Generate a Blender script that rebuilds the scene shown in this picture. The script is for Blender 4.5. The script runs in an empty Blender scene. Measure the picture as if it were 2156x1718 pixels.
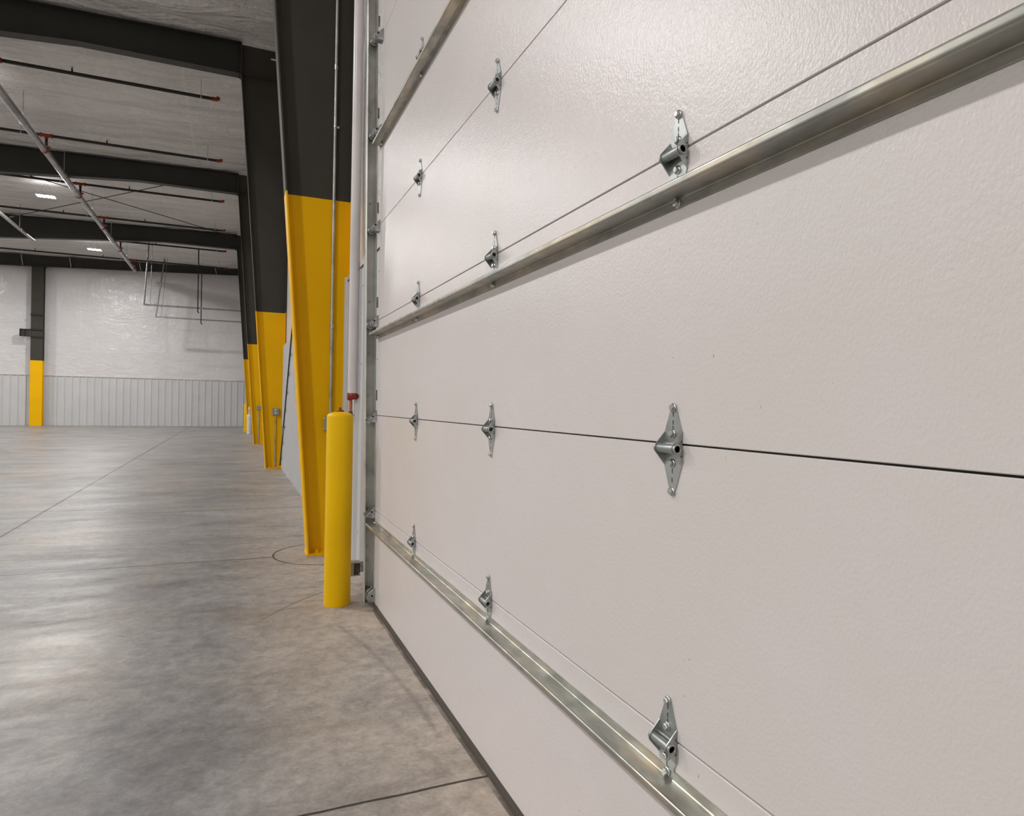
import bpy, math, random
from mathutils import Vector, Matrix, noise
PI = math.pi
random.seed(7)
SC = bpy.context.scene
COL = SC.collection

# ------------------------------------------------------------------ camera
H = 1.2909
CF, CYAW, CPITCH, CROLL = 1384.8, 0.4013, -0.0021, 0.0180
def cam_axes():
    cy, sy = math.cos(CYAW), math.sin(CYAW)
    f = Vector((sy*math.cos(CPITCH), cy*math.cos(CPITCH), math.sin(CPITCH)))
    r = Vector((cy, -sy, 0)); u = r.cross(f)
    c, s = math.cos(CROLL), math.sin(CROLL)
    return r*c+u*s, -r*s+u*c, f
cr, cu, cf = cam_axes()
cam_d = bpy.data.cameras.new('camera'); cam = bpy.data.objects.new('camera', cam_d); COL.objects.link(cam)
cam_d.sensor_width = 36; cam_d.lens = CF/2156*36; cam_d.clip_start = .02; cam_d.clip_end = 200
M = Matrix.Identity(4)
for i in range(3):
    M[i][0] = cr[i]; M[i][1] = cu[i]; M[i][2] = -cf[i]
M[0][3], M[1][3], M[2][3] = 0, 0, H
cam.matrix_world = M
SC.camera = cam

# ------------------------------------------------------------------ world, exposure
w = bpy.data.worlds.new('world'); SC.world = w; w.use_nodes = True
w.node_tree.nodes['Background'].inputs[0].default_value = (.75, .8, .9, 1)
w.node_tree.nodes['Background'].inputs[1].default_value = .3
SC.view_settings.view_transform = 'Standard'; SC.view_settings.look = 'None'
SC.view_settings.gamma = 1; SC.view_settings.exposure = 0.0
LAMP_W = 158.0                       # watts of each high-bay lamp
LAMP_COL = (1.0, .985, .965)
UP_W = 3.0                          # watts of the upward fill added over each lamp to brighten the roof facing
LAMP_Y = [9.05+7.85*k for k in range(-2, 4)]
LAMP_X = [-5.5, -13.3]

# ------------------------------------------------------------------ materials
def mat(name, base=(.8,.8,.8), rough=.5, metal=0.0, spec=.5):
    m = bpy.data.materials.new(name); m.use_nodes = True
    b = m.node_tree.nodes['Principled BSDF']
    b.inputs['Base Color'].default_value = (*base, 1); b.inputs['Roughness'].default_value = rough
    b.inputs['Metallic'].default_value = metal; b.inputs['Specular IOR Level'].default_value = spec
    return m
class NT:
    def __init__(s, m): s.t = m.node_tree; s.b = s.t.nodes['Principled BSDF']; s.co = s.n('ShaderNodeTexCoord').outputs['Object']
    def n(s, t, **k):
        x = s.t.nodes.new(t)
        for a, v in k.items(): setattr(x, a, v)
        return x
    def l(s, a, b): s.t.links.new(a, b)
    def mapping(s, scale=(1,1,1), rot=(0,0,0), src=None):
        m = s.n('ShaderNodeMapping'); m.inputs['Scale'].default_value = scale; m.inputs['Rotation'].default_value = rot
        s.l(src or s.co, m.inputs[0]); return m.outputs[0]
    def noise(s, scale, detail=3, rough=.5, src=None, dist=0, out='Fac'):
        x = s.n('ShaderNodeTexNoise'); x.inputs['Scale'].default_value = scale; x.inputs['Detail'].default_value = detail
        x.inputs['Roughness'].default_value = rough; x.inputs['Distortion'].default_value = dist
        s.l(src or s.co, x.inputs['Vector']); return x.outputs[out]
    def ramp(s, src, stops):
        r = s.n('ShaderNodeValToRGB'); e = r.color_ramp.elements
        while len(e) < len(stops): e.new(.5)
        for i, (p, c) in enumerate(stops):
            e[i].position = p; e[i].color = (*c, 1) if isinstance(c, tuple) else (c, c, c, 1)
        s.l(src, r.inputs[0]); return r.outputs[0]
    def mix(s, fac, a, b, mode='MIX'):
        x = s.n('ShaderNodeMix', data_type='RGBA', blend_type=mode)
        for v, k in ((fac, 0), (a, 6), (b, 7)):
            if isinstance(v, bpy.types.NodeSocket): s.l(v, x.inputs[k])
            elif isinstance(v, tuple): x.inputs[k].default_value = (*v, 1)
            else: x.inputs[k].default_value = v
        return x.outputs[2]
    def math(s, op, a, b=None, c=None, clamp=False):
        x = s.n('ShaderNodeMath', operation=op); x.use_clamp = clamp
        for i, v in enumerate((a, b, c)):
            if v is None: continue
            if isinstance(v, bpy.types.NodeSocket): s.l(v, x.inputs[i])
            else: x.inputs[i].default_value = v
        return x.outputs[0]
    def bump(s, h, strength=.2, dist=.01, normal=None):
        x = s.n('ShaderNodeBump'); x.inputs['Strength'].default_value = strength; x.inputs['Distance'].default_value = dist
        s.l(h, x.inputs['Height'])
        if normal: s.l(normal, x.inputs['Normal'])
        s.l(x.outputs[0], s.b.inputs['Normal']); return x.outputs[0]
    def color(s, c): s.l(c, s.b.inputs['Base Color'])
    def rough(s, c): s.l(c, s.b.inputs['Roughness'])
    def sep(s, src=None):
        x = s.n('ShaderNodeSeparateXYZ'); s.l(src or s.co, x.inputs[0]); return x.outputs

def m_door():
    m = mat('door white enamel', rough=.3); t = NT(m)
    big = t.noise(1.6, 4, .55)
    c = t.ramp(big, [(.3, (.715, .675, .65)), (.5, (.74, .69, .685)), (.7, (.76, .705, .70))])
    sp = t.noise(64, 1, .5, src=t.mapping((1, 1.6, .8)))
    spk = t.ramp(sp, [(.80, 0.0), (.82, 1.0)])
    c = t.mix(t.math('MULTIPLY', spk, .6), c, (.22, .17, .13))
    t.color(c)
    st = t.noise(165, 3, .6, src=t.mapping((1, 1.15, .75)))
    soft = t.noise(42, 2, .5)
    h = t.math('MULTIPLY_ADD', st, 1.0, t.math('MULTIPLY', soft, .6))
    t.bump(h, .62, .0015)
    t.b.inputs['Roughness'].default_value = .25
    return m
def m_galv(name='galvanised steel', base=(.42,.44,.42), rough=.42, scale=14, metal=.85):
    m = mat(name, metal=metal); t = NT(m)
    v = t.n('ShaderNodeTexVoronoi'); v.inputs['Scale'].default_value = scale*3; t.l(t.mapping((1,1,1)), v.inputs[0])
    a = t.noise(scale, 4, .6, dist=.8)
    d = tuple(x*.72 for x in base); e = tuple(min(1, x*1.22) for x in base)
    c = t.ramp(a, [(.3, d), (.5, base), (.7, e)])
    bw = t.n('ShaderNodeRGBToBW'); t.l(v.outputs['Color'], bw.inputs[0]); c = t.mix(.14, c, bw.outputs[0], 'OVERLAY')
    t.color(c); t.rough(t.ramp(a, [(.3, rough+.08), (.7, rough-.08)]))
    t.bump(t.noise(scale*12, 2), .06, .002)
    return m
def m_strut():
    m = mat('mottled galvanised strut', metal=.85); t = NT(m)
    a = t.noise(7, 4, .6, src=t.mapping((1, .35, 1)), dist=1.2)
    b = t.noise(24, 3, .5, src=t.mapping((1, .5, 1)), dist=.6)
    c = t.ramp(a, [(.3, (.33, .34, .32)), (.46, (.44, .435, .395)), (.58, (.52, .46, .37)), (.72, (.46, .475, .45))])
    c = t.mix(.25, c, t.ramp(b, [(.35, (.3, .32, .31)), (.65, (.72, .72, .68))]), 'OVERLAY')
    t.color(c); t.rough(t.ramp(b, [(.35, .44), (.65, .3)]))
    t.bump(a, .05, .004)
    return m
def m_paint_column():
    m = mat('grey and safety yellow paint', rough=.42, spec=.15); t = NT(m)
    z = t.sep()[2]
    k = t.math('GREATER_THAN', z, 3.05)
    n = t.noise(1.3, 4)
    dk = t.ramp(n, [(.3, (.052, .049, .041)), (.7, (.066, .060, .049))])
    ye = t.ramp(n, [(.3, (.86, .46, .0)), (.7, (.93, .51, .0))])
    t.color(t.mix(k, ye, dk)); t.rough(t.ramp(k, [(0, .5), (1, .55)]))
    t.bump(t.noise(60, 2), .04, .002)
    return m
def m_dark(name='dark grey steel paint', base=(.029,.028,.024), rough=.5, spec=.4):
    m = mat(name, rough=rough, spec=spec); t = NT(m); n = t.noise(1.2, 4)
    t.color(t.ramp(n, [(.3, tuple(x*.85 for x in base)), (.7, tuple(x*1.15 for x in base))])); return m
def m_yellow():
    m = mat('glossy yellow sleeve', rough=.40, spec=.22); t = NT(m); n = t.noise(3, 3)
    t.color(t.ramp(n, [(.3, (.84, .50, .0)), (.7, (.90, .545, .0))]))
    t.bump(t.noise(25, 2, src=t.mapping((1,1,.2))), .03, .003); return m
def m_floor():
    m = mat('sealed concrete', rough=.4); t = NT(m)
    X, Y, Z = t.sep()
    wide = t.noise(.55, 6, .62, dist=.7)
    mid = t.noise(1.7, 7, .66, src=t.mapping((.55, 1, 1), (0, 0, .25)), dist=1.0)
    fine = t.noise(14, 6, .7, dist=.4)
    c = t.ramp(wide, [(.30, (.155, .142, .132)), (.46, (.215, .206, .203)), (.58, (.27, .266, .268)), (.75, (.32, .305, .29))])
    c2 = t.ramp(mid, [(.32, (.095, .088, .085)), (.43, (.19, .18, .175)), (.56, (.28, .268, .258)), (.70, (.39, .375, .36))])
    c = t.mix(.55, c, c2)
    tan = t.ramp(t.noise(.9, 5, .6, src=t.mapping((1.3, .8, 1), (0,0,.6))), [(.46, 0.0), (.68, .5)])
    c = t.mix(tan, c, (.36, .29, .225))
    # pale sandy dust trodden along the door sill
    near = t.math('MULTIPLY_ADD', X, 1.25, .05, clamp=True)
    ny = t.ramp(t.math('DIVIDE', Y, 20.0), [(.2, 1.0), (.6, .35)])
    near = t.math('MULTIPLY', near, ny)
    near = t.math('MULTIPLY', near, t.ramp(t.noise(2.2, 6, .7), [(.3, .25), (.6, .85)]))
    c = t.mix(near, c, (.56, .475, .395))
    # fine grain, scuffs, pits
    c = t.mix(.42, c, t.ramp(fine, [(.32, .22), (.68, .78)]), 'OVERLAY')
    grit = t.noise(60, 4, .7)
    c = t.mix(.25, c, t.ramp(grit, [(.35, .3), (.65, .7)]), 'OVERLAY')
    pit = t.ramp(t.noise(32, 5, .75, dist=.5), [(.66, 0.0), (.72, 1.0)])
    pz = t.ramp(t.noise(1.9, 3, .5, src=t.mapping((1,1,1),(0,0,2.0))), [(.52, 0.0), (.66, .75)])
    c = t.mix(t.math('MULTIPLY', pit, pz), c, (.06, .055, .05))
    stain = t.ramp(t.noise(1.35, 6, .68, src=t.mapping((.5, 1.6, 1), (0,0,-.15)), dist=.9), [(.56, 0.0), (.64, .42)])
    c = t.mix(stain, c, (.13, .125, .12))
    # saw-cut joints
    wob = t.math('MULTIPLY', t.math('SUBTRACT', t.noise(6, 4), .5), .012)
    j = None
    def add(a):
        nonlocal j
        j = a if j is None else t.math('MAXIMUM', j, a)
    def line(coord, at, wd, gate=None):
        d = t.math('ABSOLUTE', t.math('ADD', t.math('SUBTRACT', coord, at), wob))
        a = t.math('LESS_THAN', d, wd)
        if gate: a = t.math('MULTIPLY', a, gate)
        add(a)
    dx = t.math('SUBTRACT', X, .76); dy = t.math('SUBTRACT', Y, 5.84)
    rr = t.math('SQRT', t.math('ADD', t.math('MULTIPLY', dx, dx), t.math('MULTIPLY', dy, dy)))
    out = t.math('GREATER_THAN', rr, .43)
    line(Y, 2.137, .0060); line(Y, 5.82, .0085, out); line(Y, 8.53, .009); line(Y, 13.72, .006); line(Y, 21.57, .007); line(Y, -2.0, .005)
    line(X, -1.96, .014)
    add(t.math('LESS_THAN', t.math('ABSOLUTE', t.math('ADD', t.math('SUBTRACT', rr, .43), wob)), .0075))
    # two curved tyre scuffs
    def arc(cx, cy, r, wd, a0, a1, k):
        ex = t.math('SUBTRACT', X, cx); ey = t.math('SUBTRACT', Y, cy)
        q = t.math('SQRT', t.math('ADD', t.math('MULTIPLY', ex, ex), t.math('MULTIPLY', ey, ey)))
        e = t.math('SUBTRACT', 1.0, t.math('DIVIDE', t.math('ABSOLUTE', t.math('SUBTRACT', q, r)), wd), clamp=True)
        g = t.math('MULTIPLY', t.math('GREATER_THAN', Y, a0), t.math('LESS_THAN', Y, a1))
        return t.math('MULTIPLY', t.math('MULTIPLY', e, g), k)
    for a in ((1.9, 3.1, 2.02, .016, 4.15, 4.8, .55), (-5.0, 2.5, 5.76, .022, 2.45, 3.9, .34)):
        c = t.mix(arc(*a), c, (.10, .09, .08))
    c = t.mix(t.math('MULTIPLY', j, .92), c, (.022, .018, .014))
    edge = t.math('MULTIPLY', t.math('MULTIPLY', t.math('GREATER_THAN', t.math('ADD', X, wob), .822), t.math('LESS_THAN', Y, 4.3)), t.ramp(t.noise(9, 4), [(.35, .2), (.6, .9)]))
    c = t.mix(edge, c, (.14, .115, .095))
    t.color(c)
    r = t.ramp(t.noise(.8, 5, .6, src=t.mapping((.9, 2.6, 1)), dist=1.0), [(.3, .29), (.5, .38), (.7, .52)])
    t.rough(t.math('ADD', r, t.math('MULTIPLY', near, .25)))
    t.b.inputs['Specular IOR Level'].default_value = .45
    hh = t.math('SUBTRACT', t.math('MULTIPLY', fine, .12), t.math('MULTIPLY', j, 1.0))
    t.bump(hh, .35, .004)
    return m
def m_vinyl(name, wrinkle=1.0, base=(.66,.635,.62), rough=.36, rot=0.0):
    m = mat(name, rough=rough); t = NT(m)
    n = t.noise(.5, 4, .5)
    t.color(t.ramp(n, [(.3, tuple(x*.95 for x in base)), (.7, base)]))
    a = t.noise(1.2, 5, .6, src=t.mapping((1, 1, 2.3), (rot, .5, rot)), dist=1.6)
    b = t.noise(3.2, 4, .6, src=t.mapping((2.2, 2.2, .5), (.2, -.4, 0)), dist=1.0)
    h = t.math('MULTIPLY_ADD', a, 1.0, t.math('MULTIPLY', b, .45))
    t.bump(h, .5*wrinkle, .10)
    return m
def m_ceiling():
    m = mat('white vinyl roof facing', rough=.5); t = NT(m)
    X, Y, Z = t.sep()
    n = t.noise(.6, 4, .5)
    c = t.ramp(n, [(.3, (.72, .69, .66)), (.7, (.79, .76, .735))])
    tape = t.math('LESS_THAN', t.math('ABSOLUTE', t.math('SUBTRACT', t.math('MODULO', t.math('ADD', X, 60.25), 1.22), .61)), .035)
    c = t.mix(t.math('MULTIPLY', tape, .35), c, (.84, .82, .80))
    t.color(c)
    a = t.noise(1.1, 5, .6, src=t.mapping((.5, 2.2, 1)), dist=1.2)
    b = t.noise(5, 3, .6, dist=1.5)
    t.bump(t.math('MULTIPLY_ADD', a, 1.0, t.math('MULTIPLY', b, .2)), 1.0, .26)
    return m
def m_liner():
    m = mat('light grey liner panel', rough=.4); t = NT(m)
    n = t.noise(1.1, 3); t.color(t.ramp(n, [(.3, (.555, .56, .565)), (.7, (.60, .60, .605))]))
    t.bump(t.noise(2.5, 3), .05, .02); return m
def m_emit():
    m = bpy.data.materials.new('lamp lens glow'); m.use_nodes = True; nt = m.node_tree
    nt.nodes.remove(nt.nodes['Principled BSDF'])
    e = nt.nodes.new('ShaderNodeEmission'); e.inputs[0].default_value = (1, .97, .93, 1); e.inputs[1].default_value = 40
    nt.links.new(e.outputs[0], nt.nodes['Material Output'].inputs[0]); return m

MD = m_door(); MG = m_galv(); MS = m_strut(); MC = m_paint_column(); MK = m_dark(); MY = m_yellow(); MF = m_floor()
MGD2 = m_galv('tan galvanised bracket', (.30,.25,.19), .5, 8, .4)
MZ = m_galv('zinc plated hinge steel', (.43,.455,.445), .36, 6, .75)
MZ2 = m_galv('bright zinc bolt', (.62,.63,.62), .25, 60, .9)
MT = m_galv('track steel', (.62,.63,.59), .42, 3, .3)
MGD = m_galv('dull dark galvanised track', (.26,.26,.255), .5, 5, .4)
MV = m_vinyl('white vinyl wall facing'); MVE = m_vinyl('crinkled white vinyl end wall facing', .75, (.68,.665,.665), .22, .3)
MCE = m_ceiling(); ML = m_liner(); ME = m_emit()
MTRIM = m_dark('warm white trim paint', (.60,.57,.55), .45)
MSLOT = m_dark('shadowed slot', (.03,.028,.025), .7)
MRUB = m_dark('dusty black rubber', (.075,.062,.052), .8)
MBLK = m_dark('black steel pipe', (.018,.014,.013), .45)
MRED = m_dark('red painted coupling', (.27,.032,.014), .45)
MCOP = m_dark('orange primed nipple', (.48,.15,.06), .5)
MBRS = m_dark('dull brown brass valve', (.12,.07,.05), .5)
MPIPEW = m_dark('white painted pipe', (.70,.66,.655), .3)
MPIPEG = m_galv('galvanised sprinkler main', (.36,.35,.35), .33, 1.2, .6)
MCON = m_galv('galvanised conduit', (.50,.50,.46), .38, 3, .6)
MBOX = m_dark('grey electrical box', (.30,.31,.30), .45)
MPLW = m_dark('white plastic', (.74,.71,.70), .35)
MCAB = m_dark('dark steel cable', (.05,.05,.048), .5)
MWHT = m_dark('lamp housing enamel', (.7,.7,.7), .4)

# ------------------------------------------------------------------ mesh helpers
class MB:
    def __init__(s): s.v = []; s.f = []; s.mi = []; s.sm = []; s.mats = []
    def slot(s, m):
        if m not in s.mats: s.mats.append(m)
        return s.mats.index(m)
    def add(s, vs, fs, m, smooth=False):
        o = len(s.v); k = s.slot(m); s.v += [tuple(v) for v in vs]
        for f in fs: s.f.append(tuple(i+o for i in f)); s.mi.append(k); s.sm.append(smooth)
    def box(s, a, b, m):
        x0,y0,z0 = [min(p,q) for p,q in zip(a,b)]; x1,y1,z1 = [max(p,q) for p,q in zip(a,b)]
        s.add([(x0,y0,z0),(x1,y0,z0),(x1,y1,z0),(x0,y1,z0),(x0,y0,z1),(x1,y0,z1),(x1,y1,z1),(x0,y1,z1)],
              [(0,3,2,1),(4,5,6,7),(0,1,5,4),(1,2,6,5),(2,3,7,6),(3,0,4,7)], m)
    def prism(s, pts, axis, a0, a1, m, smooth=False):
        """pts: closed outline in the other two axes (order x,y,z without axis)."""
        def mk(p, a):
            q = list(p); q.insert(axis, a); return tuple(q)
        n = len(pts)
        area = sum(pts[i][0]*pts[(i+1)%n][1]-pts[(i+1)%n][0]*pts[i][1] for i in range(n))
        pts = list(pts) if (area > 0) != (axis == 1) else list(pts)[::-1]
        vs = [mk(p, a0) for p in pts]+[mk(p, a1) for p in pts]
        fs = [tuple(range(n))[::-1], tuple(range(n, 2*n))]+[(i, (i+1)%n, n+(i+1)%n, n+i) for i in range(n)]
        if a1 < a0: fs = [f[::-1] for f in fs]
        s.add(vs, fs, m, smooth)
    def sweep(s, prof, axis, a0, a1, th, m):
        """open sheet profile given as thick strip: list of (u,v) centre line, thickness th"""
        n = len(prof); L = []; R = []
        for i, p in enumerate(prof):
            q0 = prof[max(i-1,0)]; q1 = prof[min(i+1,n-1)]
            d = (q1[0]-q0[0], q1[1]-q0[1]); l = math.hypot(*d) or 1
            nx, ny = -d[1]/l, d[0]/l
            L.append((p[0]+nx*th/2, p[1]+ny*th/2)); R.append((p[0]-nx*th/2, p[1]-ny*th/2))
        s.prism(L+R[::-1], axis, a0, a1, m)
    def tube(s, pts, r, m, n=12, cap=True, radii=None):
        P = [Vector(p) for p in pts]; rings = []; up = None
        for i, p in enumerate(P):
            d = (P[min(i+1,len(P)-1)]-P[max(i-1,0)]).normalized()
            if up is None:
                up = Vector((0,0,1)) if abs(d.z) < .9 else Vector((1,0,0))
            a = d.cross(up).normalized(); b = a.cross(d).normalized(); up = b
            rr = radii[i] if radii else r
            rings.append([p+(a*math.cos(2*PI*k/n)+b*math.sin(2*PI*k/n))*rr for k in range(n)])
        vs = [v for ring in rings for v in ring]; fs = []
        for i in range(len(P)-1):
            for k in range(n):
                fs.append((i*n+k, i*n+(k+1)%n, (i+1)*n+(k+1)%n, (i+1)*n+k))
        s.add(vs, [f[::-1] for f in fs], m, True)
        if cap:
            s.add(rings[0], [tuple(range(n))], m); s.add(rings[-1], [tuple(range(n))[::-1]], m)
    def lathe(s, prof, c, m, n=32, axis='z', smooth=True):
        vs = []; fs = []
        for r, h in prof:
            for k in range(n):
                a = 2*PI*k/n; u, v = r*math.cos(a), r*math.sin(a)
                vs.append({'z': (c[0]+u, c[1]+v, c[2]+h), 'y': (c[0]+u, c[1]+h, c[2]+v), 'x': (c[0]+h, c[1]+u, c[2]+v)}[axis])
        for i in range(len(prof)-1):
            for k in range(n):
                f = (i*n+k, i*n+(k+1)%n, (i+1)*n+(k+1)%n, (i+1)*n+k)
                fs.append(f if axis != 'y' else f[::-1])
        s.add(vs, fs, m, smooth)
        if prof[0][0] > 1e-5: s.add(vs[:n], [tuple(range(n))[::-1] if axis != 'y' else tuple(range(n))], m)
        if prof[-1][0] > 1e-5: s.add(vs[-n:], [tuple(range(n)) if axis != 'y' else tuple(range(n))[::-1]], m)
    def grid(s, nu, nv, fn, m, smooth=True, flip=False):
        vs = [fn(i/nu, j/nv) for j in range(nv+1) for i in range(nu+1)]
        fs = []
        for j in range(nv):
            for i in range(nu):
                a = j*(nu+1)+i; f = (a, a+1, a+nu+2, a+nu+1); fs.append(f[::-1] if flip else f)
        s.add(vs, fs, m, smooth)
    def hexbolt(s, c, r, h, m, d=(-1,0,0), washer=True):
        """hex head standing off a surface at c along x-direction d"""
        sx = d[0]
        if washer: s.lathe([(0,0),(r*1.35,0),(r*1.35,h*.25*sx),(0,h*.25*sx)], c, m, 16, 'x')
        s.lathe([(0,h*.2*sx),(r,h*.2*sx),(r,h*.85*sx),(r*.8,h*sx),(0,h*sx)], c, m, 6, 'x', smooth=False)
    def obj(s, name, parent=None, loc=(0,0,0)):
        me = bpy.data.meshes.new(name); me.from_pydata(s.v, [], s.f)
        for mm in s.mats: me.materials.append(mm)
        me.polygons.foreach_set('material_index', s.mi); me.polygons.foreach_set('use_smooth', s.sm); me.update()
        o = bpy.data.objects.new(name, me); COL.objects.link(o); o.parent = parent; o.location = loc
        return o
def tag(o, label=None, cat=None, group=None, kind=None):
    if label: o['label'] = label
    if cat: o['category'] = cat
    if group: o['group'] = group
    if kind: o['kind'] = kind
    return o
def empty(name, loc=(0,0,0)):
    o = bpy.data.objects.new(name, None); COL.objects.link(o); o.location = loc; o.empty_display_size = .1; return o
def copy_tree(o, parent=None):
    c = o.copy(); COL.objects.link(c); c.parent = parent
    for ch in list(o.children): copy_tree(ch, c)
    return c
def bevel(o, w_, seg=2, ang=.6):
    m = o.modifiers.new('bevel', 'BEVEL'); m.width = w_; m.segments = seg; m.limit_method = 'ANGLE'; m.angle_limit = ang; return o

# ------------------------------------------------------------------ room shell
XL, YB, YF, XW = -19.0, -9.0, 37.4, .93          # left wall, wall behind the camera, far wall, right wall facing
D = .847                                          # room face of the overhead door
S = .6096
DY0, DY1 = -2.0, 4.2                              # door edges
def roof_z(x): return 8.17+.022*x
mb = MB(); mb.box((XL-.1, YB-.1, -.15), (XW+.3, YF+.2, 0), MF)
tag(mb.obj('floor'), 'mottled grey sealed concrete warehouse floor with saw-cut joints', 'floor', kind='structure')

def ceil_pt(u, v):
    x = XL+(XW+.1-XL)*u; y = YB+(YF-YB)*v
    a = abs(math.sin(PI*(y+.3)/1.52)); b = abs(math.sin(PI*(x-.2)/2.44))
    n = noise.noise(Vector((x*.9, y*.9, 3.1)))
    m2 = noise.noise(Vector((x*2.2, y*.7, 9)))
    return (x, y, roof_z(x)+.12-.11*a**.5*(.45+.55*b**.4)-.03*n-.018*m2)
mb = MB(); mb.grid(130, 460, ceil_pt, MCE, flip=True); mb.box((XL-.1, YB-.1, 8.45), (XW+.2, YF+.2, 8.5), MTRIM)
tag(mb.obj('ceiling'), 'quilted white vinyl insulation ceiling sagging between purlins', 'ceiling', kind='structure')

# ribbed liner profile along a run
def rib_profile(L, pitch=.305):
    pts = []; d = 0
    while d < L:
        for a, b in ((0,0),(.055,0),(.065,.006),(.075,0),(.135,0),(.145,.006),(.155,0),(.245,0),(.258,-.028),(.287,-.028),(.30,0)):
            if d+a <= L: pts.append((d+a, b))
        d += pitch
    pts.append((L, 0)); return pts
LZ = 2.39
def liner(mbb, p0, p1, nrm, z0, z1):
    """vertical ribbed sheet from p0 to p1 (xy); nrm = direction into the room"""
    L = math.dist(p0, p1); dx, dy = (p1[0]-p0[0])/L, (p1[1]-p0[1])/L
    pr = rib_profile(L); vs = []
    for z in (z0, z1):
        for a, b in pr: vs.append((p0[0]+dx*a+nrm[0]*(-b)*-1*0+nrm[0]*b*-1, p0[1]+dy*a+nrm[1]*b*-1, z))
    n = len(pr)
    mbb.add(vs, [(i, i+1, n+i+1, n+i) for i in range(n-1)], ML)
# right wall: facing above, liner below
wr = empty('wall_right', (XW, 10, 0)); tag(wr, 'long side wall with white vinyl facing over light grey metal liner panels', 'wall', kind='structure')
def wobj(mbx, name, parent): 
    o = mbx.obj(name, parent); o.matrix_parent_inverse = Matrix.Translation(-parent.location); return o
def wall_pt(y0, y1, z0, z1):
    def f(u, v):
        y = y0+(y1-y0)*u; z = z0+(z1-z0)*v
        seam = abs(math.sin(PI*(y-4.42)/1.83)); g = abs(math.sin(PI*(z-LZ)/1.9))
        n = noise.noise(Vector((y*1.3, z*.8, 1.7)))
        return (XW+.02-.035*seam**.5*g**.5-.012*n, y, z)
    return f
mb = MB()
mb.grid(260, 40, wall_pt(4.36, YF, LZ-.02, 8.3), MV, flip=True)
mb.grid(60, 26, wall_pt(DY0-.1, 4.36, 4.27, 8.3), MV, flip=True)
mb.grid(60, 40, wall_pt(YB, DY0-.1, LZ-.02, 8.3), MV, flip=True)
mb.box((XW+.06, 4.36, 0), (XW+.2, YF+.1, 8.4), MTRIM); mb.box((XW+.06, DY0-.1, 4.3), (XW+.2, 4.36, 8.4), MTRIM); mb.box((XW+.06, YB, 0), (XW+.2, DY0-.1, 8.4), MTRIM)
wobj(mb, 'vinyl_facing', wr)
mb = MB(); liner(mb, (XW-.022, 4.36), (XW-.022, YF), (-1,0), 0.0, LZ); liner(mb, (XW-.022, YB), (XW-.022, DY0-.15), (-1,0), 0, LZ)
mb.box((XW-.012, 4.37, 0), (XW+.05, YF, LZ-.03), ML)
random.seed(3)
for y in [4.36+.305*k+.15 for k in range(108)]:
    for z in (.3, .95, 1.6, 2.2):
        mb.lathe([(.006, 0), (.006, -.004), (.003, -.006)], (XW-.022, y+(.04 if int(z*10)%2 else 0), z), MZ2, 6, 'x')
wobj(mb, 'liner_panel', wr)
mb = MB(); mb.sweep([(XW-.034, LZ-.035), (XW-.034, LZ), (XW-.030, LZ+.003), (XW, LZ+.006)], 1, 4.36, YF, .002, MTRIM)
mb.sweep([(XW-.034, LZ-.035), (XW-.034, LZ), (XW-.030, LZ+.003), (XW, LZ+.006)], 1, YB, DY0-.15, .002, MTRIM)
wobj(mb, 'trim_rail', wr)

# far wall
wb = empty('wall_back', (-9, YF, 0)); tag(wb, 'far end wall with crinkled white vinyl facing above ribbed grey liner panels', 'wall', kind='structure')
def far_pt(u, v):
    x = XL+(XW+.05-XL)*u; z = LZ-.02+(8.3-LZ+.02)*v
    seam = abs(math.sin(PI*(x+8.5)/1.83)); n = noise.noise(Vector((x*1.1, z*1.5, 7))); n2 = noise.noise(Vector((x*2.6+z*1.5, z*.9, 2)))
    return (x, YF+.02-.03*seam**.4-.02*n-.008*n2, z)
mb = MB(); mb.grid(200, 70, far_pt, MVE); mb.box((XL, YF+.07, 0), (XW+.2, YF+.2, 8.4), MTRIM); wobj(mb, 'vinyl_facing', wb)
mb = MB(); liner(mb, (XL, YF-.03), (XW, YF-.03), (0,-1), 0, LZ); mb.box((XL, YF-.02, 0), (XW, YF+.05, LZ-.02), ML); wobj(mb, 'liner_panel', wb)
mb = MB(); mb.sweep([(YF-.06, LZ-.03), (YF-.06, LZ), (YF-.05, LZ+.003), (YF+.01, LZ+.006)], 0, XL, XW, .002, MTRIM); wobj(mb, 'trim_rail', wb)
mb = MB(); mb.box((XL-.1, YB, 0), (XL, YF, 8.4), MV); tag(mb.obj('wall_left'), 'plain white far side wall outside the picture', 'wall', kind='structure')
mb = MB(); mb.box((XL, YB-.1, 0), (XW+.1, YB, 8.4), MV); tag(mb.obj('wall_front'), 'plain white end wall behind the viewpoint', 'wall', kind='structure')

# jamb of the overhead door
mb = MB(); mb.box((.893, 4.16, 0), (.925, 4.38, 4.32), MTRIM); mb.box((.893, DY0-.2, 4.22), (.925, 4.38, 4.36), MTRIM); mb.box((.893, DY0-.2, 0), (.925, DY0+.04, 4.32), MTRIM)
tag(mb.obj('trim_1'), 'white painted jamb around the big overhead door', 'door jamb', kind='structure')

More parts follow.
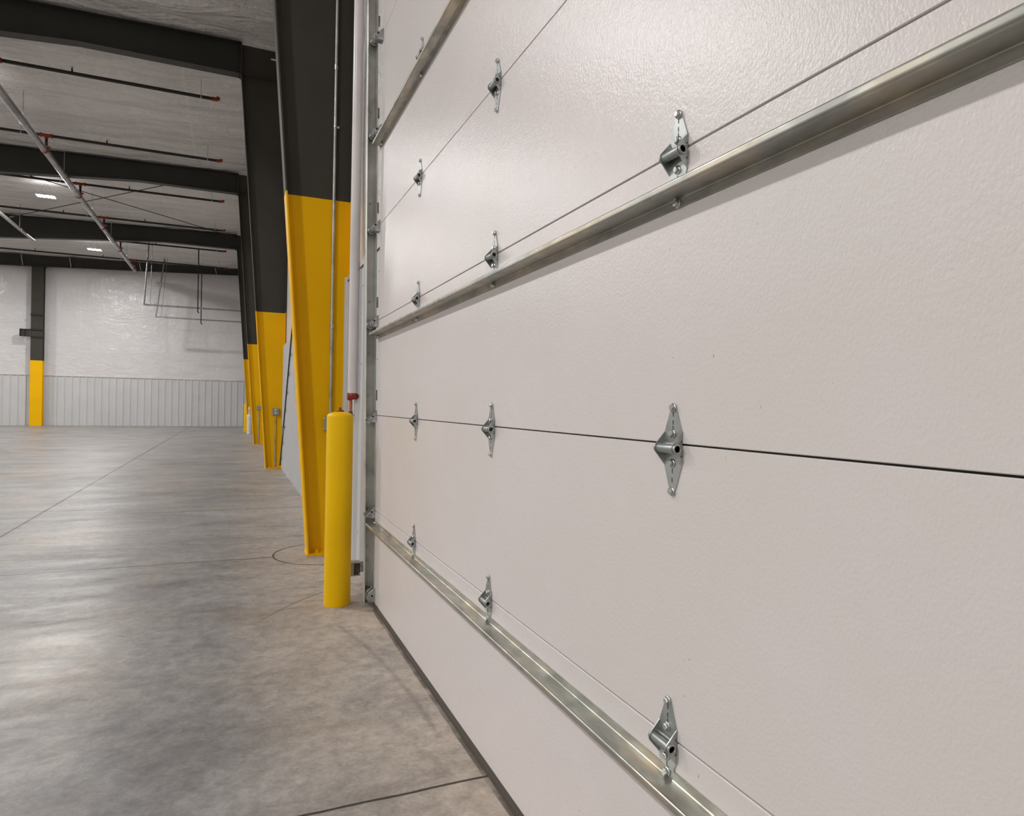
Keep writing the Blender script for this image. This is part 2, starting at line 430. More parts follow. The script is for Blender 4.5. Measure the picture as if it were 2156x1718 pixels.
# ------------------------------------------------------------------ overhead door
door = empty('door_1', (D, (DY0+DY1)/2, 0))
tag(door, 'huge white stippled sectional overhead door with zinc hinges and galvanised struts', 'overhead door', kind='structure')
def dchild(mbx, name, parent=None, label=None, at=(0,0,0)):
    o = mbx.obj(name, parent or door)
    if parent is None: o.location = (at[0]-door.location.x, at[1]-door.location.y, at[2]-door.location.z)
    else: o.location = at
    if label: o['label'] = label
    return o
for k in range(7):
    z0 = k*S+(.028 if k == 0 else .0018); z1 = (k+1)*S-.0018; b = .0013
    pr = [(D+b, z0), (D, z0+b), (D, z1-b), (D+b, z1), (D+.044, z1), (D+.046, z1-.002), (D+.046, z0+.002), (D+.044, z0)]
    mb = MB(); mb.prism(pr, 1, DY0, DY1, MD)
    dchild(mb, 'door_section')
    if k:                                          # recessed dark joint lip between two sections
        pass
mb = MB(); mb.prism([(.018, 0), (-.006, 0), (-.012, .006), (-.010, .018), (-.002, .03), (.04, .03), (.044, .0)], 1, DY0, DY1, MRUB)
dchild(mb, 'bottom_seal', at=(D, 0, .0), label='dusty black rubber bottom seal')
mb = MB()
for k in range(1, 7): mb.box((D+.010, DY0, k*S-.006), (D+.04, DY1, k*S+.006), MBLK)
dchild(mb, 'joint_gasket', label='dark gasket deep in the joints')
# struts
HY = [.083, 1.129, 2.175, 3.221]
def strut(zs, name='strut'):
    z = zs-.0815; h = .0185; d = .053
    pr = [(D-.0015, z+.019), (D-.003, z+.0195), (D-.0035, z+.003), (D-.006, z+.0005), ]+[(D-d+.005-.005*math.sin(a*PI/10), z-.0055+.005*math.cos(a*PI/10)) for a in range(6)]+[(D-d+.005-.005*math.cos(a*PI/10), z-h+.0055-.005*math.sin(a*PI/10)) for a in range(6)]+[ (D-.006, z-h-.0005), (D-.0035, z-h-.003), (D-.003, z-h-.0185), (D-.0015, z-h-.019)]
    mb = MB(); mb.sweep(pr, 1, DY0-.03, 4.235, .0018, MS)
    o = dchild(mb, name); pb = MB()
    for y in HY+[4.17]:
        for zz in (z+.011, z-h-.011):
            if y > 1 or True:
                b_ = MB(); b_.hexbolt((0,0,0), .0075, .011, MZ2)
                q = dchild(b_, 'bolt', o, None, (D-.004, y-.004, zz))
    return o
for k in (1, 3, 5): strut(k*S)
mb = MB()

# hinges
def hinge_mesh():
    mb = MB(); hw = .0285
    def leaf(sgn, tip, sh):
        # outline in (y, z)
        pts = []
        r = .0095; cz = tip-sgn*r
        for a in range(0, 181, 20):
            t = math.radians(a); pts.append((r*math.cos(t), cz+sgn*r*math.sin(t)))
        pts += [(-hw, sh), (-hw, -.009+sgn*.0015), (hw, -.009+sgn*.0015), (hw, sh)]
        mb.prism(pts, 0, -.0028, 0, MZ)
    leaf(1, .083, .026); leaf(-1, -.106, -.045)
    for y in (-hw, hw):                            # cheeks
        c = (-.0165, -.009); r = .0125; pts = [(-.001, .027)]
        a0, a1 = math.radians(142), math.radians(218)
        for i in range(9):
            a = a0+(a1-a0)*i/8; pts.append((c[0]+r*math.cos(a), c[1]+r*math.sin(a)))
        pts += [(-.001, -.046)]
        mb.prism(pts, 1, y-.0013, y+.0013, MZ)
        mb.lathe([(.0115, -.0018), (.0115, .0018)], (c[0], y, c[1]), MZ, 24, 'y')
    for z in (.062, .045, .033, -.056, -.075):     # pressed slots in the leaves
        mb.prism([(-.0012, z-.005), (.0012, z-.005), (.0018, z+.004), (-.0006, z+.005)], 0, -.0031, -.0026, MSLOT)
    for z in (.006, -.024):
        mb.prism([(-.0032, z-.003), (-.0026, z+.003), (-.006, z)], 1, -hw-.0016, -hw+.0016, MSLOT)
    # small fixed knuckle pin behind the tube
    mb.tube([(-.006, -hw, .0), (-.006, hw, .0)], .0036, MZ, 10)
    return mb
def hinge_at(y, z, lower=True, first=[None]):
    if first[0] is None:
        h = hinge_mesh().obj('hinge', door)
        mb = MB(); mb.lathe([(.0072,-.0306),(.0072,-.0350),(.0100,-.0350),(.0104,-.0340),(.0098,.0),(.0104,.0340),(.0100,.0350),(.0072,.0350),(.0072,.0306)], (-.0165,0,-.009), MZ, 24, 'y')
        mb.lathe([(0,-.0308),(.0073,-.0308)], (-.0165,0,-.009), MBLK, 20, 'y')  # black disc paints the shade inside the tube's bore
        mb.obj('roller_tube', h)['label'] = 'hollow steel roller tube'
        for zz in (.0755, .0215, -.040, -.0985):
            b_ = MB(); b_.hexbolt((0,0,0), .0068, .0085, MZ2); b_.obj('bolt', h, (-.0028, 0, zz))
        first[0] = h; h.location = (D-door.location.x, y-door.location.y, z); return h
    h = copy_tree(first[0], door); h.location = (D-door.location.x, y-door.location.y, z); return h
for yi, y in enumerate(HY):
    for k in range(1, 7):
        if y < 1: continue
        if y < 1.2 and k > 3: continue
        if y < 2.2 and k > 4: continue
        if y < 3.3 and k > 5: continue
        hinge_at(y, k*S)
# end hinges that carry the rollers
def track_x(z): return .838-.011*z
for k in range(1, 7):
    z = k*S; y = 4.229; xr = track_x(z)
    hw = .026; mb = MB()
    c = (-.031-.0022*k, -.030)
    for yy in (-hw, hw):
        r = .0155; pts = [(.004, .034), (-.003, .031)]
        a0, a1 = math.radians(138), math.radians(262)
        for i in range(11):
            a = a0+(a1-a0)*i/10; pts.append((c[0]-.001+r*math.cos(a), c[1]+.002+r*math.sin(a)))
        pts += [(.004, -.044)]
        mb.prism(pts, 1, yy-.0015, yy+.0015, MZ)
    mb.prism([(-hw-.04, .03), (hw, .034), (hw, -.044), (-hw-.04, -.04)], 0, .0005, .004, MZ)
    mb.lathe([(0, -.002), (.0065, -.002), (.0065, 0)], (c[0]+.0105, -hw-.0015, c[1]+.024), MSLOT, 16, 'y')
    o = dchild(mb, 'end_hinge', at=(D, y, z))
    mb = MB(); mb.tube([(0, -.030, 0), (0, .085, 0)], .0055, MZ2, 12); mb.lathe([(.0058,-.0285),(.0088,-.0285),(.0088,-.0272),(.0058,-.0272)], (0,0,0), MSLOT, 16, 'y')
    mb.obj('roller_stem', o, (c[0], 0, c[1]))
    mb = MB(); mb.lathe([(.008,.050),(.021,.050),(.0235,.053),(.0235,.068),(.021,.071),(.008,.071)], (0,0,0), MRUB, 28, 'y')
    mb.lathe([(.0215,.0485),(.0235,.0485),(.0235,.051),(.0215,.051)], (0,0,0), MZ2, 28, 'y')
    mb.obj('roller', o, (c[0], 0, c[1]))['label'] = 'black roller running in the track'
# bottom corner bracket
mb = MB(); mb.box((-.003, -.015, .03), (0, .035, .12), MZ); mb.prism([(0,.04),(-.045,.045),(-.055,.07),(-.045,.095),(0,.13)], 1, .028, .034, MZ)
mb.prism([(0,.04),(-.045,.045),(-.055,.07),(-.045,.095),(0,.13)], 1, -.03, -.024, MZ)
mb.tube([(-.02, -.03, .08), (-.02, .12, .08)], .006, MZ2); mb.lathe([(0,.10),(.023,.10),(.023,.125),(0,.125)], (-.02,0,.08), MRUB, 24, 'y')
for z in (.05, .105): mb.hexbolt((-.003, -.005, z), .006, .007, MZ2)
dchild(mb, 'bottom_bracket', at=(D, 4.185, 0))

# ------------------------------------------------------------------ vertical track beside the door
tr = empty('vertical_track', (.84, 4.31, 0)); tag(tr, 'galvanised vertical roller track at the left edge of the overhead door', 'door track')
HT = 7.6
mb = MB()
xc = .0
pr = [(-.034, -.030), (-.038, -.027), (-.038, .0), (-.034, .014), (-.026, .018), (.022, .018), (.029, .012), (.030, -.022), (.024, -.026)]
n0 = len(mb.v); mb.sweep([(a, b) for a, b in pr], 2, 0.0, HT, .0024, MT)
mb.v = [(x-.011*z, y, z) for x, y, z in mb.v]
mb.obj('track_channel', tr, (0, 0, 0))
for z in [.27, .36, .62, 1.35, 1.62, 1.96, 2.6, 3.2]:
    mb = MB(); x = -.008-.011*z
    mb.lathe([(0,-.002),(.0075,-.002),(.0075,-.006),(.004,-.009),(0,-.009)], (x, .017, z), MZ2, 12, 'y')
    mb.obj('track_bolt', tr)
for z in [.18,.21] + [.80,.825,.875,.90, .97,.995, 1.03,1.055] :
    mb = MB(); mb.lathe([(.0052,0),(.0052,-.0022),(0,-.0022)], (-.010-.011*z, .0170, z), MPLW, 10, 'y')  # white disc paints the light that shows through a punched hole
    mb.obj('hole_light_dot', tr)['label'] = 'white dot painting light through a punched hole'
for z in (.31, 1.35, 1.96, 2.58, 3.2, 3.8):
    mb = MB(); x = .0-.011*z
    mb.prism([(x-.01, .0205), (x+.05, .0205), (x+.052, .0245), (x-.01, .0245)], 2, z-.035, z+.035, MG)
    mb.prism([(.048+.0, .0245), (.053, .0245), (.053, .07), (.048, .07)], 2, z-.035, z+.035, MG)
    mb.hexbolt((.048, .048, z), .006, .008, MZ2)
    mb.obj('track_bracket', tr)
mb = MB(); mb.prism([(-.05, -.02), (.05, -.02), (.05, .03), (-.05, .03)], 2, .0, .005, MG); mb.obj('foot_plate', tr)
# lift cable and second cable between track and door edge
def cable(pts, r, label, name='lift_cable'):
    mb = MB(); o = Vector(pts[0]); mb.tube([Vector(p)-o for p in pts], r, MZ2, 8)
    return tag(mb.obj(name, None, o), label, 'cable')
cable([(.868, 4.245, .08), (.868, 4.245, 4.3)], .0028, 'thin steel lift cable running up between the door edge and its track')

# ------------------------------------------------------------------ bollards
def bollard(loc, r, h, label, group=None):
    e = empty('bollard', loc); tag(e, label, 'bollard', group)
    prof = [(r*.99, 0), (r, .004), (r, h-.035)]
    for i in range(1, 9):
        a = i/8*PI/2; prof.append((r*math.cos(a) if i < 8 else 0, h-.035+.035*math.sin(a)))
    prof[3:] = [(r*.985, h-.028), (r*.95, h-.020), (r*.8, h-.010), (r*.55, h-.003), (r*.25, h-.0003), (0, h)]
    mb = MB(); mb.lathe(prof, (0,0,0), MY, 48); mb.obj('sleeve', e)
    return e
bollard((.637, 4.33, 0), .0835, 1.238, 'tall yellow bollard standing in front of the nearest yellow column')
bollard((.53, 30.9, 0), .0835, 1.2, 'farther of the two distant yellow bollards beside the white pipe stack')
bollard((.60, 30.3, 0), .0835, 1.2, 'nearer of the two distant yellow bollards beside the white pipe stack')

# ------------------------------------------------------------------ rigid frame columns and rafters
CY = [5.87+7.85*k for k in range(4)]
def col_in(z): return .612-.0732*z
col_lab = ['nearest steel column, dark grey above and safety yellow below, behind the tall bollard',
           'second steel column with a receptacle box low on its yellow base',
           'third steel column down the wall, with a small grey box on its base',
           'fourth and farthest steel column along the wall, behind the white pipe stack']
for i, y in enumerate(CY):
    e = empty('steel_column', (.76, y, 0)); tag(e, col_lab[i], 'column', 'tapered steel columns along the side wall')
    ox = .76; zt = roof_z(.3)-.03
    mb = MB(); mb.prism([(col_in(0)-ox, 0), (.916-ox, 0), (.916-ox, zt), (col_in(7.56)-ox, zt), (col_in(7.56)-ox, 7.56)], 1, -.005, .005, MC)
    mb.obj('web', e)
    mb = MB(); t_ = .013
    mb.prism([(col_in(0)-ox-t_, 0), (col_in(0)-ox, 0), (col_in(7.56)-ox, 7.56), (col_in(7.56)-ox, zt), (col_in(7.56)-ox-t_, zt), (col_in(7.56)-ox-t_, 7.56)], 1, -.105, .105, MC)
    mb.obj('inner_flange', e)
    mb = MB(); mb.box((.916-ox, -.105, 0), (.929-ox, .105, zt), MC); mb.obj('outer_flange', e)
    mb = MB(); mb.box((col_in(0)-ox-.02, -.11, 0), (.93-ox, .11, .014), MC)
    for bx in (-.08, .06):
        for by in (-.06, .06): mb.lathe([(0,.014),(.014,.014),(.014,.03),(.007,.03),(.007,.045),(0,.045)], (bx, by, 0), MC, 6, 'z', False)
    mb.obj('base_plate', e)
    # knee stiffener continuing the rafter's bottom flange
    mb = MB(); mb.box((col_in(7.56)-ox, -.10, 7.55), (.916-ox, .10, 7.562), MC); mb.obj('knee_stiffener', e)
raf_lab = ['dark grey roof rafter above the nearest column, out of the picture', 'nearest visible dark grey roof rafter, crossing the top left corner',
           'second visible dark grey roof rafter, crossing above the bright lamp', 'third visible dark grey roof rafter, behind the nearer bright lamp']
def raf_bot(x): 
    P = [(.05, 7.56), (-2.6, 7.56), (-4.3, 7.43), (-8.0, 7.13), (-12.0, 6.9), (-16, 7.13), (-19, 7.3)]
    for (a, za), (b, zb) in zip(P, P[1:]):
        if x >= b: return za+(zb-za)*(x-a)/(b-a)
    return P[-1][1]
for i, y in enumerate(CY):
    x0 = col_in(7.56)-.014; xs = [x0, -1.3, -2.6, -4.3, -6, -8, -10, -12, -14, -16, XL+.01]
    e = empty('roof_rafter', (x0, y, 7.56)); tag(e, raf_lab[i], 'beam', 'roof rafters')
    mb = MB(); mb.prism([(x-x0, raf_bot(x)-7.56) for x in xs]+[(x-x0, roof_z(x)-.03-7.56) for x in xs[::-1]], 1, -.005, .005, MK); mb.obj('web', e)
    mb = MB()
    for a, b in zip(xs, xs[1:]): mb.prism([(a-x0, raf_bot(a)-7.56), (b-x0, raf_bot(b)-7.56), (b-x0, raf_bot(b)-7.572), (a-x0, raf_bot(a)-7.572)], 1, -.11, .11, MK)
    mb.obj('bottom_flange', e)
    mb = MB(); mb.prism([(0, roof_z(x0)-.03-7.56), (XL+.01-x0, roof_z(XL)-.03-7.56), (XL+.01-x0, roof_z(XL)-.018-7.56), (0, roof_z(x0)-.018-7.56)], 1, -.11, .11, MK); mb.obj('top_flange', e)
    mb = MB(); mb.box((-.014, -.11, -.04), (0, .11, .58), MK)
    for z in (-.02, .06, .5):
        for yy in (-.07, .07): mb.hexbolt((-.014, yy, z), .014, .03, MK)
    mb.obj('end_plate', e)
    # end wall rafter and column
e = empty('end_wall_rafter', (.9, 37.1, 7.86)); tag(e, 'dark grey rafter along the top of the far end wall', 'beam', 'roof rafters')
xs = [.92, -5, -10, -14, XL+.01]; eb = lambda x: 7.87+.045*(x-.3) if x > -12 else 7.87+.045*(-12.3)
mb = MB(); mb.prism([(x-.9, eb(x)-7.86) for x in xs]+[(x-.9, roof_z(x)-.0-7.86) for x in xs[::-1]], 1, -.005, .005, MK); mb.obj('web', e)
mb = MB()
for a, b in zip(xs, xs[1:]): mb.prism([(a-.9, eb(a)-7.86), (b-.9, eb(b)-7.86), (b-.9, eb(b)-7.872), (a-.9, eb(a)-7.872)], 1, -.10, .10, MK)
mb.obj('bottom_flange', e)
for bx in (-.9, -4.3, -7.2, -9.1): 
    mb = MB(); mb.prism([(bx-.9, eb(bx)-7.86), (bx-.86, eb(bx)-7.86), (bx-.93, .27+.02*bx), (bx-.97, .27+.02*bx)], 1, -.09, -.05, MG); mb.obj('flange_brace', e)
e = empty('end_wall_column', (-8.49, 37.15, 0)); tag(e, 'dark grey and yellow steel column standing against the far end wall', 'column')
ce = 7.47
mb = MB(); mb.box((-.005, -.13, 0), (.005, .13, ce), MC); mb.obj('web', e)
mb = MB(); mb.box((-.24, -.145, 0), (.24, -.13, ce), MC); mb.obj('inner_flange', e)
mb = MB(); mb.box((-.24, .13, 0), (.24, .145, ce), MC); mb.obj('outer_flange', e)
for z in (5.18, 4.49, 4.15):
    mb = MB(); mb.box((-.25, -.19, z-.035), (.25, -.145, z+.035), MBLK); mb.obj('clip_plate', e)
mb = MB(); mb.box((-.64, -.19, 4.15), (-.24, -.18, 4.49), MK)
for z in (4.155, 4.485): mb.box((-.64, -.25, z-.006), (-.24, -.12, z+.006), MK)
mb.box((-.645, -.25, 4.15), (-.635, -.12, 4.49), MK); mb.box((-.45, -.23, 4.15), (-.44, -.18, 4.49), MK)
mb.obj('beam_stub', e)
mb = MB(); mb.box((-.30, -.20, ce-.02), (.30, .16, ce), MK); mb.obj('cap_plate', e)
# painted tag on second frame knee
mb = MB(); mb.prism([(-.05,-.015),(.045,-.018),(.052,.0),(.045,.016),(-.05,.018)], 1, -.0015, 0, MPLW)
tag(mb.obj('sticker', None, (.629, CY[1]-.0055, 7.985)), 'small white sticker on the knee of the second column', 'sticker')

# ------------------------------------------------------------------ wall bracing rod between first two columns
def rod(name, a, b, r, m, label, cat, group=None, turn=None):
    e = empty(name, a); tag(e, label, cat, group); A, B = Vector(a), Vector(b)
    mb = MB(); mb.tube([(0,0,0), B-A], r, m, 8); mb.obj('rod', e)
    k = (B-A)*(turn or .12); d = (B-A).normalized()
    mb = MB(); mb.tube([k-d*.11, k+d*.11], r*2.0, MG, 8); mb.obj('turnbuckle', e)
    return e
rod('bracing_rod', (.866, CY[1]-.12, .06), (.866, CY[0]+.12, 7.9), .0125, MCAB, 'dark diagonal bracing rod leaning across the ribbed panels behind the nearest column', 'rod', None, .09)
rod('bracing_rod', (-7.7, CY[2]+.1, 7.86), (.03, CY[3]-.1, 8.02), .014, MCAB, 'thin roof bracing rod falling to the right under the ceiling', 'rod', 'crossed roof bracing rods', .05)
rod('bracing_rod', (-7.8, CY[3]-.1, 7.80), (-.9, CY[2]+.1, 7.96), .014, MCAB, 'thin roof bracing rod rising to the right under the ceiling', 'rod', 'crossed roof bracing rods', .05)

# ------------------------------------------------------------------ lamps
def make_lamp():
    e = empty('high_bay_lamp', (0,0,0))
    mb = MB(); mb.box((-.26, -.16, .0), (.26, .16, .055), MWHT); mb.box((-.09, -.07, .055), (.09, .07, .10), MWHT); o = bevel(mb.obj('housing', e), .006)
    for x in (-.13, .13):
        mb = MB(); mb.box((x-.11, -.13, -.008), (x+.11, .13, .0), ME); mb.obj('lens', e)['label'] = 'glowing white lens panel'
    for x in (-.2, .2):
        mb = MB(); mb.tube([(x, 0, .055), (0, 0, .47)], .003, MCAB, 6); mb.obj('hanger_wire', e)
    return e
lamp0 = make_lamp(); first = True
for xi, x in enumerate(LAMP_X):
    for y in LAMP_Y:
        if first: o = lamp0; first = False
        else: o = copy_tree(lamp0)
        o.location = (x, y, 7.62)
        vis = xi == 0 and y > 24
        if vis: o['label'] = 'nearer bright lamp hanging from the ceiling between two rafters' if y < 30 else 'farther small bright lamp near the far end wall'
        else: o['label'] = 'high bay lamp outside the picture, %s row, %s bay counted from behind the camera' % (['wall-side', 'far'][xi], ['first','second','third','fourth','fifth','sixth'][LAMP_Y.index(y)])
        o['category'] = 'ceiling lamp'; o['group'] = 'high bay lamps'
        ld = bpy.data.lights.new('high_bay_light', 'AREA'); ld.shape = 'RECTANGLE'; ld.size = .50; ld.size_y = .26
        ld.energy = LAMP_W; ld.color = LAMP_COL; ld.spread = math.radians(178)
        lo = bpy.data.objects.new('light_source', ld); COL.objects.link(lo); lo.parent = o; lo.location = (0, 0, -.012)
        ud = bpy.data.lights.new('ceiling_fill', 'AREA'); ud.shape = 'RECTANGLE'; ud.size = .48; ud.size_y = .28; ud.energy = UP_W; ud.color = LAMP_COL  # added fill light above the housing, lifts the ceiling tone
        uo = bpy.data.objects.new('ceiling_fill_source', ud); COL.objects.link(uo); uo.parent = o; uo.location = (0, 0, .115); uo.rotation_euler = (PI, 0, 0)

# ------------------------------------------------------------------ sprinkler system
BY = [15.37, 19.26, 23.14, 27.05, 30.75, 34.6]; BZ = 7.70; MX, MZZ = -4.33, 7.35
ord_ = ['nearest', 'second', 'third', 'fourth', 'fifth', 'sixth and farthest']
for i, y in enumerate(BY):
    e = empty('sprinkler_branch', (-.45, y, BZ)); tag(e, 'black sprinkler branch pipe with red fittings, %s from the camera' % ord_[i], 'pipe', 'black sprinkler branch pipes')
    mb = MB(); mb.tube([(0, 0, 0), (-12, 0, -.0)], .035, MBLK, 12); mb.obj('pipe', e)
    mb = MB(); mb.tube([(-.03,0,0),(.03,0,0),(.055,0,.012),(.062,0,.05)], .040, MRED, 12); mb.lathe([(.045,-.01),(.045,.02)], (-.04,0,0), MRED, 12, 'x'); mb.obj('elbow', e)['label'] = 'red end elbow'
    tx = MX+.04-(-.45)
    mb = MB(); mb.tube([(tx-.13,0,0),(tx+.13,0,0)], .040, MRED, 12); mb.tube([(tx,0,0),(tx,0,-.09)], .04, MRED, 12)
    for q in (-.14, .14): mb.lathe([(.052,-.02),(.052,.02)], (tx+q*.8,0,0), MRED, 12, 'x')
    mb.obj('tee', e)['label'] = 'red tee fitting'
    mb = MB(); mb.tube([(tx,0,-.05),(tx,0,-.30)], .030, MBLK, 12); mb.obj('riser', e)
    for hx in (-2.57, -5.05, -7.6):
        if hx < -5 and i < 2: continue
        mb = MB(); mb.tube([(hx,0,.02),(hx,0,.09)], .016, MBLK, 8); mb.lathe([(.02,.09),(.012,.11),(.026,.125),(.026,.13)], (hx,0,0), MZ2, 10); mb.obj('sprinkler_head', e)
    for hx in (-.27, -4.35):
        mb = MB(); mb.tube([(hx,0,.0),(hx,0,.36)], .006, MG, 6); mb.lathe([(.036,-.01),(.036,.01)], (hx,0,0), MG, 12, 'x'); mb.obj('hanger_rod', e)
e = empty('sprinkler_main', (MX, 12.0, MZZ)); tag(e, 'thick grey galvanised sprinkler main running diagonally below the rafters', 'pipe')
mb = MB(); mb.tube([(0,-4,0),(0,23.4,0)], .075, MPIPEG, 20); mb.obj('pipe', e)
mb = MB(); mb.lathe([(.079,0),(.079,.05),(0,.06)], (0,23.37,0), MBRS, 20, 'y'); mb.obj('end_cap', e)
for y in BY:
    mb = MB(); yy = y-12
    mb.lathe([(.090,-.03),(.090,.03)], (0,yy,0), MRED, 20, 'y'); mb.box((.03,yy-.035,.05),(.12,yy+.035,.09), MRED); mb.obj('coupling', e)['label'] = 'red strap coupling'
for y in (13.2, 17.5, 21.3, 25.2, 28.8, 32.7):
    mb = MB(); yy = y-12; mb.tube([(0,yy,.07),(0,yy,.68)], .008, MG, 6); mb.lathe([(.083,-.012),(.083,.012)], (0,yy,0), MG, 20, 'y'); mb.obj('hanger_rod', e)
for y in (18.0, 20.6, 25.6, 29.9): 
    mb = MB(); yy = y-12; mb.lathe([(.0775,-.006),(.0775,.006)], (0,yy,0), MZ2, 20, 'y'); mb.obj('pipe_joint', e)
e = empty('overhead_pipe', (-6.85, 12.0, 7.10)); tag(e, 'shorter pale metal pipe running parallel to the sprinkler main at the left edge', 'pipe')
mb = MB(); mb.tube([(0,-2,0),(0,17.2,0)], .055, MPIPEG, 16); mb.obj('pipe', e)
for y in (19.8, 24.0, 27.5):
    mb = MB(); yy = y-12; mb.tube([(0,yy,.05),(0,yy,.85)], .008, MG, 6); mb.lathe([(.062,-.012),(.062,.012)], (0,yy,0), MG, 16, 'y'); mb.obj('hanger_rod', e)
# two drops that feed heads below the distant overhead door tracks
for k, (x, y, z0, z1) in enumerate([(-1.43, 30.75, BZ-.02, 5.03), (-1.46, 34.6, BZ-.02, 4.96)]):
    mb = MB(); mb.tube([(0,0,0),(0,0,z1-z0+.04),(.012,0,z1-z0),(.06,0,z1-z0-.01)], .024, MBLK, 10)
    tag(mb.obj('sprinkler_drop', None, (x, y, z0)), ['black vertical sprinkler drop pipe, left one of the close pair at the far end', 'black vertical sprinkler drop pipe, right and lower one of the close pair'][k], 'pipe', 'vertical sprinkler drops')

# ------------------------------------------------------------------ distant overhead door and its horizontal tracks
door2 = empty('door_2', (.85, 33.45, 0)); tag(door2, 'distant white overhead door in the side wall hidden behind the columns', 'overhead door', kind='structure')
for k in range(8):
    mb = MB(); mb.prism([(.004, k*S), (0, k*S+.004), (0, (k+1)*S-.005), (.004, (k+1)*S-.001), (.04, (k+1)*S-.001), (.04, k*S)], 1, -2.1, 2.1, MD); mb.obj('door_section', door2)
for k, (y, x1) in enumerate([(31.28, -3.50), (35.6, -3.48)]):
    e = empty('door_track', (x1, y, 5.27)); tag(e, ['nearer and upper galvanised horizontal door track hanging at the far end', 'farther and lower galvanised horizontal door track hanging at the far end'][k], 'door track', 'horizontal overhead door tracks')
    mb = MB(); mb.sweep([(-.02,.026),(-.026,.02),(-.026,-.02),(-.02,-.026),(.0,-.03),(.02,-.026)], 0, 0, .84-x1, .004, MGD)
    mb.box((0, -.012, .03), (.84-x1, .03, .036), MGD); mb.obj('track_channel', e)
    dx = .17 if k == 0 else .35
    mb = MB(); mb.tube([(.02,0,.0),(dx,.1,2.86)], .030, MGD, 4); mb.obj('hanger_angle', e)
    mb = MB(); mb.tube([(.25,.0,.03),(dx+.12,.1,2.86)], .010, MGD, 4); mb.obj('sway_brace', e)
    mb = MB(); mb.tube([(.55+.16*math.cos(a/10*2*PI*.7), -.02, -.02+.13*math.sin(a/10*2*PI*.7-1.2)) for a in range(11)], .004, MCAB, 6); mb.obj('cable_loop', e)

# ------------------------------------------------------------------ white riser pipe with red drain fitting
e = empty('riser_pipe', (.862, 5.24, 1.362)); tag(e, 'white painted vertical riser pipe with a red drain fitting beside the nearest column', 'pipe')
mb = MB(); mb.tube([(0,0,0),(0,0,6.78)], .038, MPIPEW, 28); mb.obj('pipe', e)
mb = MB(); mb.tube([(-.035,0,-.012),(.02,0,-.012)], .026, MRED, 16); mb.lathe([(.033,-.006),(.033,.012)], (-.03,0,-.012), MRED, 16, 'x'); mb.lathe([(0,-.04),(.041,-.035),(.041,.01),(.037,.012)], (0,0,0), MRED, 20); o = mb.obj('drain_elbow', e); o['label'] = 'red drain elbow'
mb = MB(); mb.tube([(.02,0,-.012),(.05,0,-.012)], .022, MZ2, 14); mb.lathe([(.028,.03),(.028,.045)], (0.005,0,-.012), MBRS, 14, 'x'); mb.obj('clamp', e)['label'] = 'steel pipe clamp'
mb = MB(); mb.tube([(-.012,0,-.03),(-.012,0,-.135)], .0125, MCOP, 14); mb.obj('nipple', e)['label'] = 'orange primed nipple'
mb = MB(); mb.tube([(-.012,0,-.13),(-.012,0,-.18)], .0165, MBRS, 12); mb.tube([(-.035,0,-.155),(.01,0,-.165)], .010, MBRS, 10); mb.obj('valve', e)['label'] = 'brown brass valve'
e = empty('valve_handle', (.80, 5.45, 1.225)); tag(e, 'small red valve handle peeking over the top of the tall bollard', 'valve')
mb = MB(); mb.tube([(-.03,0,-.005),(.03,0,.005)], .009, MRED, 10); mb.lathe([(.012,0),(.012,.03),(.004,.036)], (.0,0,0), MRED, 12); mb.obj('handle', e)
mb = MB(); mb.tube([(0,0,0),(0,0,-.2)], .010, MBRS, 10); mb.tube([(0,0,-.06),(.106,0,-.06)], .009, MBRS, 10); mb.obj('valve_body', e)

# ------------------------------------------------------------------ conduits and boxes on columns
def conduit(y, x, z0, z1, r, label, box=None, couple=(), straps=(), bent=None):
    e = empty('conduit', (x, y, z0)); tag(e, label, 'conduit')
    mb = MB(); pts = [(0,0,0),(0,0,z1-z0)] if not bent else bent
    mb.tube(pts, r, MCON, 12); mb.obj('pipe', e)
    for z in couple:
        mb = MB(); mb.lathe([(r*1.35,-.02),(r*1.35,.02)], (0,0,z-z0), MZ2, 12); mb.obj('coupling', e)
    for z in straps:
        mb = MB(); mb.lathe([(r*1.2,-.01),(r*1.2,.01)], (0,0,z-z0), MZ2, 12); mb.box((0,.0,z-z0-.01),(.035,r+.002,z-z0+.01), MZ2); mb.obj('strap', e)
    if box:
        bw, bh, zb, outlets = box
        mb = MB(); mb.box((-bw/2,-.035,zb-z0-bh/2),(bw/2,.018,zb-z0+bh/2), MBOX); o = bevel(mb.obj('junction_box', e), .004)
        mb = MB()
        for dz in outlets:
            mb.lathe([(.019,-.0355),(.019,-.038),(0,-.038)], (0,0,zb-z0+dz), MPLW, 20, 'y')
        if outlets: mb.obj('outlet', e)['label'] = 'pale round outlet face'
    return e
conduit(CY[0]-.02, .776, .9, 7.9, .0135, 'thin metal conduit running up the web of the nearest column', None, (1.96, 4.19, 5.9), (3.68, 4.95))
mb = MB()
eb_ = empty('junction_box', (.742, CY[0]-.005, 1.115)); tag(eb_, 'grey junction box edge on the nearest column just left of the tall bollard', 'electrical box')
mb.box((-.02, -.05, -.06), (.06, 0, .06), MBOX); bevel(mb.obj('body', eb_), .004)
mb = MB()
for z in (-.055, .055): mb.lathe([(.008, 0), (.008, -.006), (0, -.006)], (-.02, -.03, z*.8), MZ2, 10, 'x')
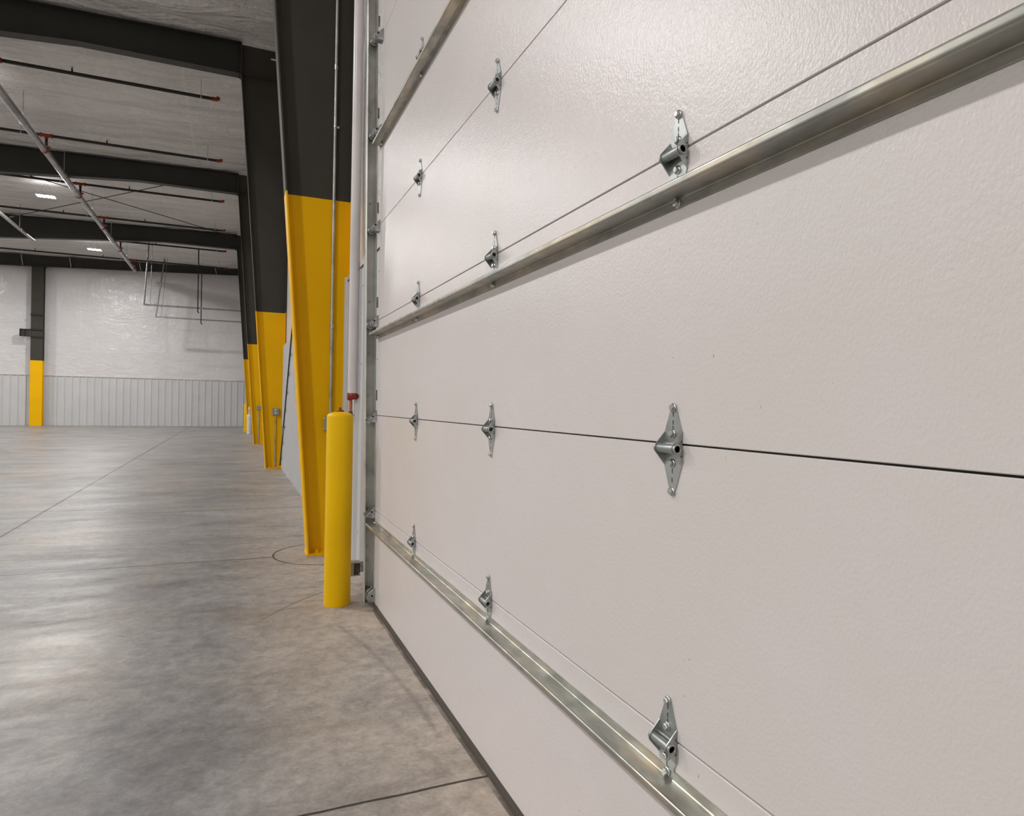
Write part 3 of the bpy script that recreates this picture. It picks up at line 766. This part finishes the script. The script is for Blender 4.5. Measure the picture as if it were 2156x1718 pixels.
mb.obj('screw', eb_)
conduit(CY[1]-.02, .775, .03, 1.05, .0135, 'short conduit with a double receptacle box on the second column base', (.125, .13, 1.11, (.03, -.03)), (), (.08,))
conduit(CY[2]-.02, .737, .03, 1.08, .0135, 'short conduit with a small grey box on the third column base', (.125, .12, 1.11, ()), (), (.06,))

# ------------------------------------------------------------------ stack of wrapped white pipe by the fourth column
e = empty('pipe_stack', (.61, 28.4, 0)); tag(e, 'white ribbed plastic drain stack with a narrow top standing before the far bollards', 'pipe')
prof = []
for k in range(8): prof += [(.078, k*.095), (.084, k*.095+.01), (.084, k*.095+.075), (.078, k*.095+.09)]
prof += [(.07, .77)]
mb = MB(); mb.lathe(prof, (0,0,0), MPLW, 24); mb.obj('ribbed_base', e)
mb = MB(); mb.lathe([(.04,.77),(.038,.98),(.045,.985),(.045,1.02),(.03,1.03),(.028,1.09),(0,1.1)], (0,0,0), MPLW, 20); mb.obj('narrow_top', e)

# ------------------------------------------------------------------ photo-eye sensor low beside the track
e = empty('photo_eye_sensor', (.81, 4.70, .135)); tag(e, 'small square photo eye sensor on a bracket low beside the door track', 'sensor')
mb = MB(); w2 = .032
mb.prism([(-.050, -.05), (-.034, .02), (-.030, .02), (-.014, -.05)], 2, -.045, .045, MGD2); mb.box((-.050, -.055, .040), (.031, .02, .047), MGD2); mb.box((-.050, -.055, -.046), (.031, .02, -.041), MGD2)
mb.obj('hood', e)
mb = MB(); mb.box((-.012, -.040, -.036), (.028, .018, .038), MRUB); bevel(mb.obj('body', e), .003)
mb = MB(); mb.lathe([(0,-.0375),(.012,-.0375),(.014,-.035)], (.008,0,-.006), MBLK, 20, 'y'); mb.lathe([(0,-.0385),(.004,-.0385),(.004,-.037)], (.011,0,-.010), MZ2, 12, 'y'); mb.obj('lens', e)['label'] = 'dark round lens'
mb = MB(); mb.box((.030, -.02, -.03), (.098, -.016, .045), MG); mb.box((.03, -.045, -.03), (.034, .0, .045), MG); mb.obj('mounting_bracket', e)
